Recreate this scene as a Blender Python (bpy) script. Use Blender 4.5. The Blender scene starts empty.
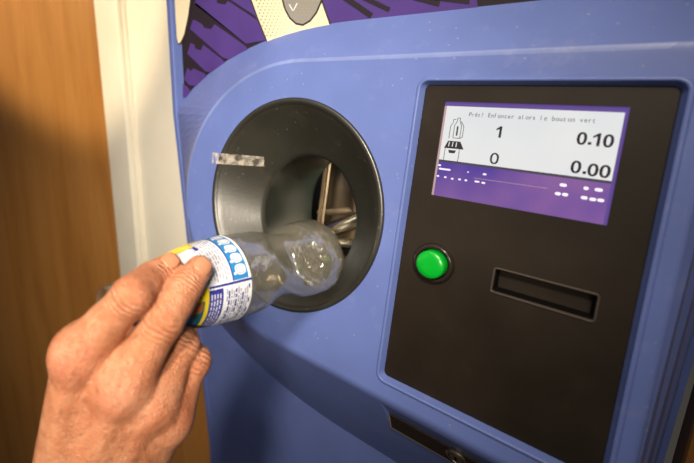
import bpy, bmesh, math, random
import numpy as np
from mathutils import Vector, Matrix
from mathutils.geometry import tessellate_polygon
random.seed(7)
S = bpy.context.scene
COL = S.collection
PI = math.pi
# ------------------------------------------------------------------ frames
# machine frame: origin at the photographer's lens, x along the front, y into the machine, z up the front
R = np.array([[0.75407164, 0.15067686, -0.63927494], [-0.10796414, 0.98852577, 0.10564352], [0.64785779, -0.01064401, 0.76168694]])
F_PX, CX, CY = 408.568, 268.887, 177.235
A_TILT = math.radians(9.85)          # the front of the machine leans back
EYE = 1.45
ca, sa = math.cos(A_TILT), math.sin(A_TILT)
WM = np.array([[1, 0, 0], [0, ca, sa], [0, -sa, ca]])
D = 0.34                             # distance of the front face
def P2W(p):                          # machine frame -> world
    q = WM @ np.asarray(p, float)
    return Vector((q[0], q[1], q[2] + EYE))
def C2W(p):                          # lens frame (x right, y down, z ahead) -> world
    q = R @ np.asarray(p, float)
    return P2W((q[0], q[2], -q[1]))
def ray(x, y):
    q = R @ np.array([x - CX, y - CY, F_PX]); return np.array([q[0], q[2], -q[1]])
def onW(x, y, Y):                    # world point on the vertical plane at distance Y
    q = WM @ ray(x, y); q = q * Y / q[1]
    return Vector((q[0], q[1], q[2] + EYE))
def camp(x, y, z):                   # lens-frame point seen at x,y at depth z
    return np.array([(x - CX) / F_PX * z, (y - CY) / F_PX * z, z])

# ------------------------------------------------------------------ materials
def new_mat(name):
    m = bpy.data.materials.new(name); m.use_nodes = True
    nt = m.node_tree; b = nt.nodes['Principled BSDF']
    return m, nt, b
def N(nt, t, **kw):
    n = nt.nodes.new(t)
    for k, v in kw.items():
        if k.startswith('i_'): n.inputs[k[2:].replace('_', ' ')].default_value = v
        else: setattr(n, k, v)
    return n
def coords(nt, scale=(1, 1, 1), rot=(0, 0, 0)):
    tc = N(nt, 'ShaderNodeTexCoord'); mp = N(nt, 'ShaderNodeMapping')
    mp.inputs['Scale'].default_value = scale; mp.inputs['Rotation'].default_value = rot
    nt.links.new(tc.outputs['Object'], mp.inputs['Vector'])
    return mp.outputs['Vector']
def ramp(nt, fac, stops):
    r = N(nt, 'ShaderNodeValToRGB'); e = r.color_ramp.elements
    while len(e) < len(stops): e.new(.5)
    for el, (p, c) in zip(e, stops):
        el.position = p; el.color = (*c, 1) if len(c) == 3 else c
    nt.links.new(fac, r.inputs['Fac']); return r.outputs['Color']
def plastic(name, col, rough=.4, var=.06, bump=.02, bscale=900, dirt=None, spec=.5, metallic=0, specks=0, coat=0):
    m, nt, b = new_mat(name)
    v = coords(nt)
    n1 = N(nt, 'ShaderNodeTexNoise', i_Scale=14, i_Detail=6); nt.links.new(v, n1.inputs['Vector'])
    d = tuple(max(0, c * (1 - var * 2)) for c in col); l = tuple(min(1, c * (1 + var * 2)) for c in col)
    c = ramp(nt, n1.outputs['Fac'], [(.3, d), (.7, l)])
    if dirt:
        n3 = N(nt, 'ShaderNodeTexNoise', i_Scale=38, i_Detail=8, i_Roughness=.7); nt.links.new(v, n3.inputs['Vector'])
        f = ramp(nt, n3.outputs['Fac'], [(.56, (0, 0, 0)), (.8, (dirt[3],) * 3)])
        mx = N(nt, 'ShaderNodeMixRGB'); nt.links.new(f, mx.inputs['Fac']); nt.links.new(c, mx.inputs['Color1'])
        mx.inputs['Color2'].default_value = (*dirt[:3], 1); c = mx.outputs['Color']
    if specks:
        vo = N(nt, 'ShaderNodeTexVoronoi', i_Scale=90, i_Randomness=1); nt.links.new(v, vo.inputs['Vector'])
        f = ramp(nt, vo.outputs['Distance'], [(.05, (specks,) * 3), (.10, (0, 0, 0))])
        mx = N(nt, 'ShaderNodeMixRGB'); nt.links.new(f, mx.inputs['Fac']); nt.links.new(c, mx.inputs['Color1'])
        mx.inputs['Color2'].default_value = (.5, .46, .38, 1); c = mx.outputs['Color']
    nt.links.new(c, b.inputs['Base Color'])
    n2 = N(nt, 'ShaderNodeTexNoise', i_Scale=30, i_Detail=8); nt.links.new(v, n2.inputs['Vector'])
    rr = N(nt, 'ShaderNodeMapRange'); rr.inputs['To Min'].default_value = rough * .8; rr.inputs['To Max'].default_value = min(1, rough * 1.25)
    nt.links.new(n2.outputs['Fac'], rr.inputs['Value']); nt.links.new(rr.outputs['Result'], b.inputs['Roughness'])
    if bump:
        n4 = N(nt, 'ShaderNodeTexNoise', i_Scale=bscale, i_Detail=2); nt.links.new(v, n4.inputs['Vector'])
        bp = N(nt, 'ShaderNodeBump'); bp.inputs['Strength'].default_value = bump * 5; bp.inputs['Distance'].default_value = .0004
        nt.links.new(n4.outputs['Fac'], bp.inputs['Height']); nt.links.new(bp.outputs['Normal'], b.inputs['Normal'])
    b.inputs['Specular IOR Level'].default_value = spec; b.inputs['Metallic'].default_value = metallic
    b.inputs['Coat Weight'].default_value = coat
    return m
def glow(name, col, strength, var=None, scale=20):
    m, nt, b = new_mat(name)
    b.inputs['Base Color'].default_value = (.02, .02, .02, 1); b.inputs['Roughness'].default_value = .25
    b.inputs['Emission Strength'].default_value = strength
    b.inputs['Emission Color'].default_value = (*col, 1)
    if var:
        n1 = N(nt, 'ShaderNodeTexNoise', i_Scale=scale, i_Detail=2); nt.links.new(coords(nt), n1.inputs['Vector'])
        nt.links.new(ramp(nt, n1.outputs['Fac'], [(.35, col), (.65, var)]), b.inputs['Emission Color'])
    return m
M = {}
M['blue'] = plastic('blue_plastic', (.120, .172, .455), .38, .04, .03, 700, dirt=(.30, .34, .55, .30), specks=.35)
M['foldlight'] = plastic('blue_fold_highlight', (.19, .245, .52), .3, .1, .03, 300, dirt=(.36, .38, .58, .5))  # highlight along the fold, painted in as a lighter blue
M['dkblue'] = plastic('blue_cabinet_paint', (.12, .17, .45), .42, .04, .03, 700, dirt=(.2, .22, .36, .3))
M['black'] = plastic('black_satin_panel', (.018, .013, .009), .45, .14, .03, 500, dirt=(.045, .034, .026, .3), spec=.28)
M['ring'] = plastic('worn_black_ring', (.024, .023, .018), .36, .14, .05, 350, dirt=(.10, .085, .06, .30), specks=.22, spec=1.0)
M['tunnel'] = plastic('dark_green_black_plastic', (.006, .010, .008), .30, .1, .03, 300, dirt=(.05, .05, .04, .3))
M['metal'] = plastic('worn_steel', (.55, .50, .40), .22, .15, .06, 60, metallic=1)
M['brownsteel'] = plastic('brown_tinted_steel', (.36, .27, .17), .30, .3, .06, 60, metallic=.6)
M['dark'] = plastic('dark_cavity', (.003, .0025, .0025), .6, .1, 0, spec=.12)
M['slotrim'] = plastic('slot_rim_plastic', (.06, .045, .038), .33, .1, .02)
M['green'] = plastic('green_button_plastic', (.0, .38, .025), .28, .03, 0, coat=.3)
M['bezel'] = plastic('black_glossy_bezel', (.02, .014, .012), .2, .1, 0)
M['bronze'] = plastic('bronze_trim', (.30, .22, .12), .35, .1, 0)
M['brass'] = plastic('lock_nickel', (.50, .42, .30), .25, .1, .03, 200, metallic=1)
M['purple'] = plastic('sign_purple', (.075, .038, .22), .4, .08, 0)
M['plum'] = plastic('sign_dark_plum', (.022, .014, .022), .4, .08, 0)
M['cream'] = plastic('sign_cream', (.80, .70, .50), .42, .03, 0)
M['signgrey'] = plastic('sign_grey', (.27, .26, .24), .42, .03, 0)
M['outline'] = plastic('sign_outline', (.04, .03, .03), .4, .03, 0)
M['dots'] = plastic('sign_dot_tan', (.36, .30, .20), .42, .03, 0)
M['wallw'] = plastic('painted_wall', (.82, .77, .66), .55, .015, .04, 250, dirt=(.55, .48, .36, .25))
M['trimw'] = plastic('painted_trim', (.86, .82, .71), .42, .015, .03, 200)
M['floor'] = plastic('floor_lino', (.20, .17, .14), .5, .1, .02)
M['ceil'] = plastic('ceiling_paint', (.75, .73, .68), .7, .02, .02)
M['white'] = plastic('white_mark', (.8, .8, .8), .4, 0, 0)
M['lwhite'] = plastic('label_white', (.72, .75, .82), .35, .02, 0)
M['lblue'] = plastic('label_blue', (.02, .22, .55), .3, .02, 0)
M['lnavy'] = plastic('label_navy', (.025, .03, .26), .3, .02, 0)
M['lyellow'] = plastic('label_yellow', (.85, .66, .02), .3, .02, 0)
M['lteal'] = plastic('label_teal', (.01, .11, .16), .3, .2, 0)
M['lbrown'] = plastic('label_brown', (.35, .13, .04), .3, .2, 0)
M['lgrey'] = plastic('label_print_grey', (.30, .30, .42), .35, .02, 0)
M['bandblue'] = plastic('tamper_band_blue', (.03, .04, .42), .3, .02, 0)
M['sleeve'] = plastic('dark_knit_sleeve', (.02, .022, .03), .9, .1, .1, 300)

def wood():
    m, nt, b = new_mat('beech_wood')
    v = coords(nt, (1, 1, 1))
    mp = N(nt, 'ShaderNodeMapping'); mp.inputs['Scale'].default_value = (14, 14, 1.1); nt.links.new(v, mp.inputs['Vector'])
    n1 = N(nt, 'ShaderNodeTexNoise', i_Scale=1.6, i_Detail=6, i_Distortion=.6); nt.links.new(mp.outputs['Vector'], n1.inputs['Vector'])
    c1 = ramp(nt, n1.outputs['Fac'], [(.3, (.37, .155, .034)), (.5, (.44, .195, .045)), (.72, (.50, .235, .062))])
    mp2 = N(nt, 'ShaderNodeMapping'); mp2.inputs['Scale'].default_value = (160, 160, 5); nt.links.new(v, mp2.inputs['Vector'])
    n2 = N(nt, 'ShaderNodeTexNoise', i_Scale=3, i_Detail=4); nt.links.new(mp2.outputs['Vector'], n2.inputs['Vector'])
    c2 = ramp(nt, n2.outputs['Fac'], [(.35, (.92, .90, .87)), (.6, (1, 1, 1))])
    mx = N(nt, 'ShaderNodeMixRGB', blend_type='MULTIPLY'); mx.inputs['Fac'].default_value = 1
    nt.links.new(c1, mx.inputs['Color1']); nt.links.new(c2, mx.inputs['Color2'])
    nt.links.new(mx.outputs['Color'], b.inputs['Base Color']); b.inputs['Roughness'].default_value = .38
    return m
M['wood'] = wood()
def pet(name, face, edge, lo, rough, haze=.034):
    """thin clear plastic: see-through film, tinted towards its edges, with a glossy reflection"""
    m = bpy.data.materials.new(name); m.use_nodes = True; nt = m.node_tree
    nt.nodes.remove(nt.nodes['Principled BSDF']); out = nt.nodes['Material Output']
    lw = N(nt, 'ShaderNodeLayerWeight', i_Blend=.35)
    tr = N(nt, 'ShaderNodeBsdfTransparent'); gl = N(nt, 'ShaderNodeBsdfGlossy'); gl.inputs['Roughness'].default_value = rough
    nt.links.new(ramp(nt, lw.outputs['Facing'], [(.35, face), (.95, edge)]), tr.inputs['Color'])
    fr = N(nt, 'ShaderNodeMapRange'); fr.inputs['To Min'].default_value = lo; fr.inputs['To Max'].default_value = .42
    pw_ = N(nt, 'ShaderNodeMath', operation='POWER'); pw_.inputs[1].default_value = 2.6
    nt.links.new(lw.outputs['Facing'], pw_.inputs[0]); nt.links.new(pw_.outputs[0], fr.inputs['Value'])
    n = N(nt, 'ShaderNodeTexNoise', i_Scale=85, i_Detail=2); nt.links.new(coords(nt), n.inputs['Vector'])
    bp = N(nt, 'ShaderNodeBump'); bp.inputs['Strength'].default_value = .5; bp.inputs['Distance'].default_value = .002
    nt.links.new(n.outputs['Fac'], bp.inputs['Height'])
    nt.links.new(bp.outputs['Normal'], gl.inputs['Normal'])
    mx = N(nt, 'ShaderNodeMixShader'); nt.links.new(fr.outputs['Result'], mx.inputs['Fac'])
    nt.links.new(tr.outputs[0], mx.inputs[1]); nt.links.new(gl.outputs[0], mx.inputs[2])
    df = N(nt, 'ShaderNodeBsdfDiffuse'); df.inputs['Color'].default_value = (.86, .82, .72, 1)    # scuffed surface
    mh = N(nt, 'ShaderNodeMixShader'); mh.inputs['Fac'].default_value = haze
    nt.links.new(mx.outputs[0], mh.inputs[1]); nt.links.new(df.outputs[0], mh.inputs[2])
    nt.links.new(mh.outputs[0], out.inputs['Surface'])
    return m
M['pet'] = pet('clear_pet', (.97, .97, .95), (.76, .76, .72), .20, .12)
M['petbase'] = pet('thick_pet_base', (.93, .90, .78), (.66, .58, .38), .30, .14, .09)
def tape():
    m, nt, b = new_mat('clear_tape')
    b.inputs['Base Color'].default_value = (.75, .68, .60, 1); b.inputs['Roughness'].default_value = .3
    n = N(nt, 'ShaderNodeTexNoise', i_Scale=120, i_Detail=3); nt.links.new(coords(nt), n.inputs['Vector'])
    nt.links.new(ramp(nt, n.outputs['Fac'], [(.4, (.04,) * 3), (.68, (.55,) * 3)]), b.inputs['Alpha'])
    return m
M['tape'] = tape()
M['scr_white'] = glow('screen_white', (.76, .76, .74), 1.15, (.68, .70, .72), 14)
M['scr_purple'] = glow('screen_purple', (.075, .035, .33), 1.0, (.30, .13, .36), 16)
M['scr_edge'] = glow('screen_edge_violet', (.13, .07, .33), .9)
M['scr_pink'] = glow('screen_pink_edge', (.62, .40, .42), .9)
M['scr_text'] = glow('screen_text', (.03, .015, .03), .6)
M['scr_thin'] = glow('screen_text_thin', (.07, .06, .09), .8)
M['scr_dot'] = glow('screen_dot', (.95, .85, .95), 1.2)

# ------------------------------------------------------------------ mesh helpers
def link(name, me, parent=None):
    o = bpy.data.objects.new(name, me); COL.objects.link(o)
    if parent is not None: o.parent = parent
    return o
def mesh(name, verts, faces, mats, parent=None, mi=None, smooth=False, solid=0, bevel=0):
    """world-space verts; the origin is the parent's origin"""
    me = bpy.data.meshes.new(name)
    off = parent_origin(parent)
    me.from_pydata([tuple(Vector(v) - off) for v in verts], [], [tuple(f) for f in faces])
    if not isinstance(mats, (list, tuple)): mats = [mats]
    for m in mats: me.materials.append(m)
    if mi is not None: me.polygons.foreach_set('material_index', mi)
    bm = bmesh.new(); bm.from_mesh(me); bmesh.ops.recalc_face_normals(bm, faces=bm.faces); bm.to_mesh(me); bm.free()
    if smooth: me.polygons.foreach_set('use_smooth', [True] * len(me.polygons))
    me.update()
    o = link(name, me, parent)
    if solid:
        md = o.modifiers.new('s', 'SOLIDIFY'); md.thickness = solid; md.offset = 0
    if bevel:
        md = o.modifiers.new('b', 'BEVEL'); md.width = bevel; md.segments = 2; md.limit_method = 'ANGLE'
        md.angle_limit = math.radians(40)
    return o
ORI = {}
def parent_origin(p):
    o = Vector((0, 0, 0))
    while p is not None:
        o += p.location; p = p.parent
    return o
def empty(name, loc, label, cat, group=None):
    o = bpy.data.objects.new(name, None); COL.objects.link(o); o.location = loc; o.empty_display_size = .05
    o['label'] = label; o['category'] = cat
    if group: o['group'] = group
    return o
def structure(o): o['kind'] = 'structure'; return o
class MB:
    def __init__(s): s.v = []; s.f = []; s.m = []
    def add(s, v, f, m=0):
        b = len(s.v); s.v += [Vector(p) for p in v]; s.f += [tuple(i + b for i in q) for q in f]; s.m += [m] * len(f)
    def box(s, x0, x1, y0, y1, z0, z1, T=None, m=0):
        v = [(x, y, z) for x in (x0, x1) for y in (y0, y1) for z in (z0, z1)]
        if T: v = [T(p) for p in v]
        s.add(v, [(0, 1, 3, 2), (4, 6, 7, 5), (0, 4, 5, 1), (2, 3, 7, 6), (0, 2, 6, 4), (1, 5, 7, 3)], m)
    def poly(s, pts, y, T, m=0):                      # a flat outline at depth y in the frame T
        tri = tessellate_polygon([[Vector((p[0], p[1], 0)) for p in pts]])
        s.add([T((p[0], y, p[1])) for p in pts], tri, m)
    def loops(s, loops, m=0, close=True, cap0=False, cap1=False):
        n = len(loops[0]); b = len(s.v)
        for L in loops: s.v += [Vector(p) for p in L]
        for i in range(len(loops) - 1):
            for j in range(n if close else n - 1):
                k = (j + 1) % n
                s.f.append((b + i * n + j, b + i * n + k, b + (i + 1) * n + k, b + (i + 1) * n + j)); s.m.append(m)
        if cap0: s.f.append(tuple(b + j for j in range(n))); s.m.append(m)
        if cap1: s.f.append(tuple(b + (len(loops) - 1) * n + j for j in range(n))); s.m.append(m)
    def build(s, name, mats, parent=None, **kw):
        return mesh(name, s.v, s.f, mats, parent, mi=s.m, **kw)
def ell(cx, cz, a, b, n, n0=0, ex=2.0):
    out = []
    for k in range(n):
        t = 2 * PI * (k + n0) / n; c, q = math.cos(t), math.sin(t)
        out.append((cx + a * math.copysign(abs(c) ** (2 / ex), c), cz + b * math.copysign(abs(q) ** (2 / ex), q)))
    return out
def rrect(x0, x1, z0, z1, r, n=6):
    o = []
    for cx, cz, a0 in ((x1 - r, z1 - r, 0), (x0 + r, z1 - r, 90), (x0 + r, z0 + r, 180), (x1 - r, z0 + r, 270)):
        for k in range(n + 1):
            a = math.radians(a0 + 90 * k / n); o.append((cx + r * math.cos(a), cz + r * math.sin(a)))
    return o

# ------------------------------------------------------------------ the machine
mach = empty('reverse_vending_machine', P2W((-.2, .6, -1.2)), 'blue bottle return machine with round black intake, screen and green button', 'machine')
mach.location.z = 0
def Yc(z):                                           # cabinet front: leans slightly, deeper towards the floor (z from lens height)
    return .375 + .040 * min(1, max(0, (-.05 - z) / .65))
def CW(x, z, dy=0): return Vector((x, Yc(z) + dy, z + EYE))
RC = (-.2602, -.0725)                                # ring centre
XR, XRo = .037, .058
# flat front face outline (machine frame) : left half ellipse, then straight to the right
NA = 56
def f_outline(a, b, ex, xr, zc=RC[1], xc=RC[0]):
    out = []
    NT = 14
    for k in range(NT): out.append((xr + (xc - xr) * k / NT, zc + b))
    for k in range(NA + 1):
        t = PI / 2 + PI * k / NA; c, q = math.cos(t), math.sin(t)
        out.append((xc + a * math.copysign(abs(c) ** (2 / ex), c), zc + b * math.copysign(abs(q) ** (2 / ex), q)))
    for k in range(NT): out.append((xc + (xr - xc) * (k + 1) / NT, zc - b))
    return out
Fo = f_outline(.165, .151, 2.0, XR)
Go = [(max(-.5105, x), z) for x, z in f_outline(.370, .253, 2.0, XRo, zc=-.197, xc=-.215)]
Fw = [P2W((x, D, z)) for x, z in Fo]
Gw = [CW(x, z) for x, z in Go]
hole = ell(*RC, .1125, .1125, 96)
PX0, PX1, PZ0, PZ1 = -.130, .022, -.202, .054
pan = rrect(PX0 - .0025, PX1 + .0025, PZ0 - .0025, PZ1 + .0025, .006)
mb = MB()
Fi = f_outline(.1605, .1465, 2.0, XR - .0045)
polys = [[Vector((x, z, 0)) for x, z in L] for L in (Fi, hole, pan)]
tri = tessellate_polygon(polys)
allp = Fi + hole + pan
mb.add([P2W((x, D, z)) for x, z in allp], tri)
# rounded fold between the flat face and the sloping side
nm = len(Fo)
out_n = P2W((0, -1, 0)) - P2W((0, 0, 0))
def side(i, w):
    if w < 0:                                        # rounding: Bezier from the flat face over the fold
        t = -w; a_ = P2W((Fi[i][0], D, Fi[i][1])); c_ = Fw[i].lerp(Gw[i], .035)
        return a_ * (1 - t) ** 2 + Fw[i] * 2 * t * (1 - t) + c_ * t * t
    return Fw[i].lerp(Gw[i], w)
WS = (-1e-6, -.2, -.4, -.6, -.8, .035, .35, .7, 1.)
IC = 14 + NA + 4                                     # straight lower run from here to the corner: has the lock notch
def add_side(ids, ws):
    mb.loops([[side(i % nm, w) for i in ids] for w in ws], close=False)
ns0 = len(mb.f)
add_side(list(range(0, nm + 1)), WS[:6]); ns1 = len(mb.f)
add_side(list(range(0, IC + 1)), WS[5:]); add_side([nm - 1, nm], WS[5:])
def Q(u, w):                                         # lower slope: u along, w down
    A = Fw[IC].lerp(Fw[nm - 1], u); B = Gw[IC].lerp(Gw[nm - 1], u); return A.lerp(B, w)
def u_at(x, w):
    a = Q(0, w).x; b = Q(1, w).x; return (x - a) / (b - a)
NW0, NW1, NXL, NXR = .045, .310, -.1295, .022
nch = [(u_at(NXL, NW0), NW0), (u_at(NXR, NW0), NW0), (u_at(NXR, NW1), NW1), (u_at(NXL, NW1), NW1)]
sq = [(0, .035), (1, .035), (1, 1), (0, 1)]
tri = tessellate_polygon([[Vector((u, w, 0)) for u, w in L] for L in (sq, nch)])
mb.add([Q(u, w) for u, w in sq + nch], tri)
def W2P(p): q = WM.T @ np.array([p[0], p[1], p[2] - EYE]); return q
n0 = [W2P(Q(*q)) for q in nch]
yb = n0[3][1] - .0005; yt = yb - .011; zt_ = n0[0][2] - .0205; zb_ = n0[3][2] + .0006
i0 = [P2W((NXL + .001, yt, zt_)), P2W((NXR, yt, zt_)), P2W((NXR, yb, zb_)), P2W((NXL + .001, yb, zb_))]
o0 = [Q(*q) for q in nch]
mb.add(o0 + i0, [(0, 1, 5, 4), (1, 2, 6, 5), (2, 3, 7, 6), (3, 0, 4, 7)])
# recess walls of the control panel and of the ring
mb.loops([[P2W((x, D, z)) for x, z in pan], [P2W((x, D + .0055, z)) for x, z in rrect(PX0, PX1, PZ0, PZ1, .004)]])
mb.loops([[P2W((x, D, z)) for x, z in hole], [P2W((x, D + .006, z)) for x, z in hole]])
cover = mb.build('front_cover', [M['blue'], M['foldlight']], mach)
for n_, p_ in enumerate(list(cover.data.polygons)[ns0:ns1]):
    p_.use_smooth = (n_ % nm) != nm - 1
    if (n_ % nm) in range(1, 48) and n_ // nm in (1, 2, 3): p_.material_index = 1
# raised bead around the control panel (a moulded lip)
mb = MB()
def lipring(e, y): return [P2W((x, D + y, z)) for x, z in rrect(PX0 - .0025 - e, PX1 + .0025 + e, PZ0 - .0025 - e, PZ1 + .0025 + e, .006 + e)]
mb.loops([lipring(0, .001), lipring(0, -.0012), lipring(.0012, -.0018), lipring(.0028, -.0012), lipring(.0036, .0003)])
mb.build('panel_lip', M['blue'], mach, smooth=True)
# cabinet behind the cover
CL, CR = -.515, .061
mb = MB()
rows = [.42, .2, .0, -.05, -.7, -EYE + .0]
fr = []
for z in rows: fr.append([CW(CL, z), CW(CR, z), Vector((CR, .95, z + EYE)), Vector((CL, .95, z + EYE))])
mb.loops(fr, cap0=True, cap1=True)
# leave the intake and chamber hollow: the front of the cabinet is only built outside the cover
cab = mb.build('cabinet', M['dkblue'], mach)
bm = bmesh.new(); bm.from_mesh(cab.data)
off = parent_origin(mach)
cut = [f for f in bm.faces if abs(f.normal.y) > .9 and f.calc_center_median().y + off.y < .6]
bmesh.ops.delete(bm, geom=cut, context='FACES'); bm.to_mesh(cab.data); bm.free()
# front sheet of the cabinet with the opening under the cover
mb = MB()
Gi = f_outline(.230, .225, 2.4, XRo - .02, zc=-.197, xc=-.262)
outer = [(CL, .42), (CL, .2), (CL, 0), (CL, -.05), (CL, -.7), (CL, -EYE), (CR, -EYE), (CR, -.7), (CR, -.05), (CR, 0), (CR, .42)]
tri = tessellate_polygon([[Vector((x, z, 0)) for x, z in L] for L in (outer, Gi)])
mb.add([CW(x, z) for x, z in outer + Gi], tri)
mb.build('cabinet_front', M['dkblue'], mach)
# edge profile strip down the left side
mb = MB()
for z0, z1 in ((.42, 0), (0, -.05), (-.05, -.7), (-.7, -EYE + .002)):
    mb.add([CW(CL - .004, z0, .02), CW(CL - .003, z0, -.001), CW(CL + .006, z0, -.0025), CW(CL + .008, z0, .001),
            CW(CL - .004, z1, .02), CW(CL - .003, z1, -.001), CW(CL + .006, z1, -.0025), CW(CL + .008, z1, .001)],
           [(0, 1, 5, 4), (1, 2, 6, 5), (2, 3, 7, 6)])
mb.build('edge_profile', M['dkblue'], mach)

# ---- printed sign above the cover
mb = MB()
def SP(p): return CW(p[0], p[2], p[1])
def s2(x, y): q = onW(x, y, .375); return (q.x, q.z - EYE)
smats = [M['plum'], M['purple'], M['cream'], M['signgrey'], M['outline'], M['dots'], M['white']]
sx0 = -.489
mb.poly([(sx0, -.06), (CR - .01, .02), (CR - .01, .4), (sx0, .4)], -.0006, SP, 0)
def spoly(pts, d, m): mb.poly([s2(*p) for p in pts], -d, SP, m)
spoly([(323, -30), (322, 0), (331, 35), (480, 20), (470, -50)], .0008, 1)
def bar(x0, y0, x1, y1, w, d=.0011, m=0):
    L = math.hypot(x1 - x0, y1 - y0); nx, ny = -(y1 - y0) / L * w / 2, (x1 - x0) / L * w / 2
    spoly([(x0 + nx, y0 + ny), (x1 + nx, y1 + ny), (x1 - nx, y1 - ny), (x0 - nx, y0 - ny)], d, m)
FE = [[(86, 122), (98, 86), (107, 84), (140, 104), (146, 118), (176, 122), (190, 102), (318, 192), (400, 300), (222, 241)],
      [(75, 226), (88, 181), (104, 187), (110, 205), (132, 212), (142, 188), (218, 247), (300, 330), (152, 301)],
      [(61, 333), (75, 285), (92, 300), (99, 288), (148, 309), (200, 380), (82, 358)],
      [(56, 350), (76, 366), (110, 420), (56, 410)],
      [(108, 20), (116, -30), (135, -40), (196, -14), (202, 14), (234, 20), (246, 4), (362, 80), (460, 160), (322, 184), (104, 6)],
      [(236, -20), (300, -90), (345, -4), (402, 160), (362, 68), (252, -4)]]
for P_ in FE: spoly([(170 + x / 4.21, y / 4.21) for x, y in P_], .0009, 1)
for (x0, y0, x1, y1, w) in ((340, -6, 372, 16, 6), (352, -8, 390, 10, 5), (395, -8, 440, 4, 6), (420, -4, 470, 2, 5)):
    bar(x0, y0, x1, y1, w)
cl = [(172, -30), (194, -30), (191, 0), (188.5, 18), (185, 34), (181.5, 42), (179.3, 43.5), (177.8, 39), (176.6, 20), (175.5, 0)]
spoly([(x + (1.2 if x > 180 else -.3), y + 1) for x, y in cl], .0012, 4); spoly(cl, .0015, 2)
band = [(243, -30), (252.5, 0), (259, 18), (268.5, 42), (274, 60), (345, 50), (331, 27), (321.5, 0), (318, -30)]
spoly([(x + (-1.6 if x < 300 else 1.6), y) for x, y in band], .0012, 4); spoly(band, .0015, 2)
for i in range(8):                                   # halftone dots
    for j in range(15):
        x = 256 + i * 4.1 + (j % 2) * 2 + j * .75 ; y = -6 + j * 3.2
        if y > 38 - i or x > 290: continue
        r = .95 - .09 * i
        if r < .2: continue
        spoly([(x + r * math.cos(t * PI / 3), y + r * math.sin(t * PI / 3)) for t in range(6)], .0017, 5)
gs = [(284, -30), (284.5, 0), (287, 9), (291.5, 17.5), (297.5, 23), (304, 24.3), (311, 20), (317, 12), (322, 0), (326, -30)]
spoly([(304 + (x - 304) * 1.09, -5 + (y + 5) * 1.06) for x, y in gs], .0019, 4); spoly(gs, .0021, 3)
for i in range(7):
    for j in range(7):
        x = 300 + i * 3.6 + (j % 2) * 1.8; y = -4 + j * 3.2
        if y + (x - 304) * 1.5 > 25: continue
        spoly([(x + .7 * math.cos(t * PI / 3), y + .7 * math.sin(t * PI / 3)) for t in range(6)], .0023, 5)
for a, b_ in (((290.5, 4.5), (294.5, 11.5)), ((294.5, 11.5), (298.5, 3.5))): bar(*a, *b_, 1.1, .0024, 6)
mb.build('sign_panel', smats, mach)

# ---- intake: ring, funnel, tunnel
def circ(r, w, n=96, cx=RC[0], cz=RC[1]): return [P2W((x, D - w, z)) for x, z in ell(cx, cz, r, r, n)]
mb = MB()
mb.loops([circ(.1122, -.006), circ(.1122, .0012), circ(.1114, .0022), circ(.1098, .0026), circ(.1080, .0022), circ(.1062, .0008), circ(.1050, -.0008)])
ringo = mb.build('intake_ring', M['ring'], mach, smooth=True)
HC, HA, HB, HD = (-.2585, -.0885), .0640, .0700, .040
def sec(w, depth): # w 0..1 from ring to hole
    cx = RC[0] + (HC[0] - RC[0]) * w; cz = RC[1] + (HC[1] - RC[1]) * w
    a = .1055 + (HA - .1055) * w; b = .1055 + (HB - .1055) * w
    return [P2W((x, D + depth, z)) for x, z in ell(cx, cz, a, b, 96)]
mb = MB()
FP = [(0, .0004), (.06, .0024), (.12, .0050), (.5, .0205), (.93, .0375), (1, HD), (1.02, HD + .004)]
mb.loops([sec(*q) for q in FP])
def ring_depth(x, z):                                # depth of the ring / funnel surface at x, z
    rd = math.hypot(x - RC[0], z - RC[1])
    if rd > .1122: return 0.
    if rd > .1055: return -.0027
    lo, hi = 0., 1.
    for _ in range(30):
        w = (lo + hi) / 2
        cx = RC[0] + (HC[0] - RC[0]) * w; cz = RC[1] + (HC[1] - RC[1]) * w
        if math.hypot((x - cx) / (.1055 + (HA - .1055) * w), (z - cz) / (.1055 + (HB - .1055) * w)) < 1: lo = w
        else: hi = w
    for (a, da), (b, db) in zip(FP[:-1], FP[1:]):
        if a <= w <= b: return da + (db - da) * (w - a) / (b - a)
    return HD
mb.build('intake_funnel', M['ring'], mach, smooth=True)
mb = MB()
def tun(d, s=1.): return [P2W((x, D + d, z)) for x, z in ell(HC[0], HC[1], HA * s * .985, HB * s * .985, 64, ex=2.3)]
mb.loops([tun(HD + .003), tun(.08), tun(.12), tun(.145)])
mb.build('intake_tunnel', M['tunnel'], mach, smooth=True)
# chamber beyond the tunnel: dark housing, steel guide and a glass scanner plate
mb = MB()
x0, x1, z0, z1, d0, d1 = -.40, -.15, -.20, .02, .1455, .36
c8 = lambda d: [P2W((x, D + d, z)) for x, z in ((x0, z0), (x1, z0), (x1, z1), (x0, z1))]
mb.loops([c8(d0), c8(d1)], cap1=True)
mb.build('sorting_chamber', M['dark'], mach)
mb = MB()
g = []
for k in range(21):                                  # brown steel back guide, slightly wavy
    t = k / 20
    g.append([P2W((-.345 + .15 * t, D + .215 - .03 * math.sin(t * 2.6) + .004 * math.sin(t * 23), z)) for z in (-.19, -.14, -.09, -.05, -.018)])
mb.loops(g, close=False)
mb.build('steel_guide', M['brownsteel'], mach, smooth=True, solid=.0015)
def rod(name, a, b, r, mat):
    a, b = Vector(a), Vector(b); ax = (b - a).normalized(); u = ax.orthogonal().normalized(); v = ax.cross(u)
    m_ = MB(); m_.loops([[P2W(p + (u * math.cos(t * PI / 12) + v * math.sin(t * PI / 12)) * rr) for t in range(24)] for p, rr in ((a, r * .8), (a + ax * .002, r), (b - ax * .002, r), (b, r * .8))], cap0=True, cap1=True)
    m_.build(name, mat, mach, smooth=True)
rod('chamber_roller', (-.335, D + .170, -.150), (-.205, D + .185, -.070), .0115, M['metal'])
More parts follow.
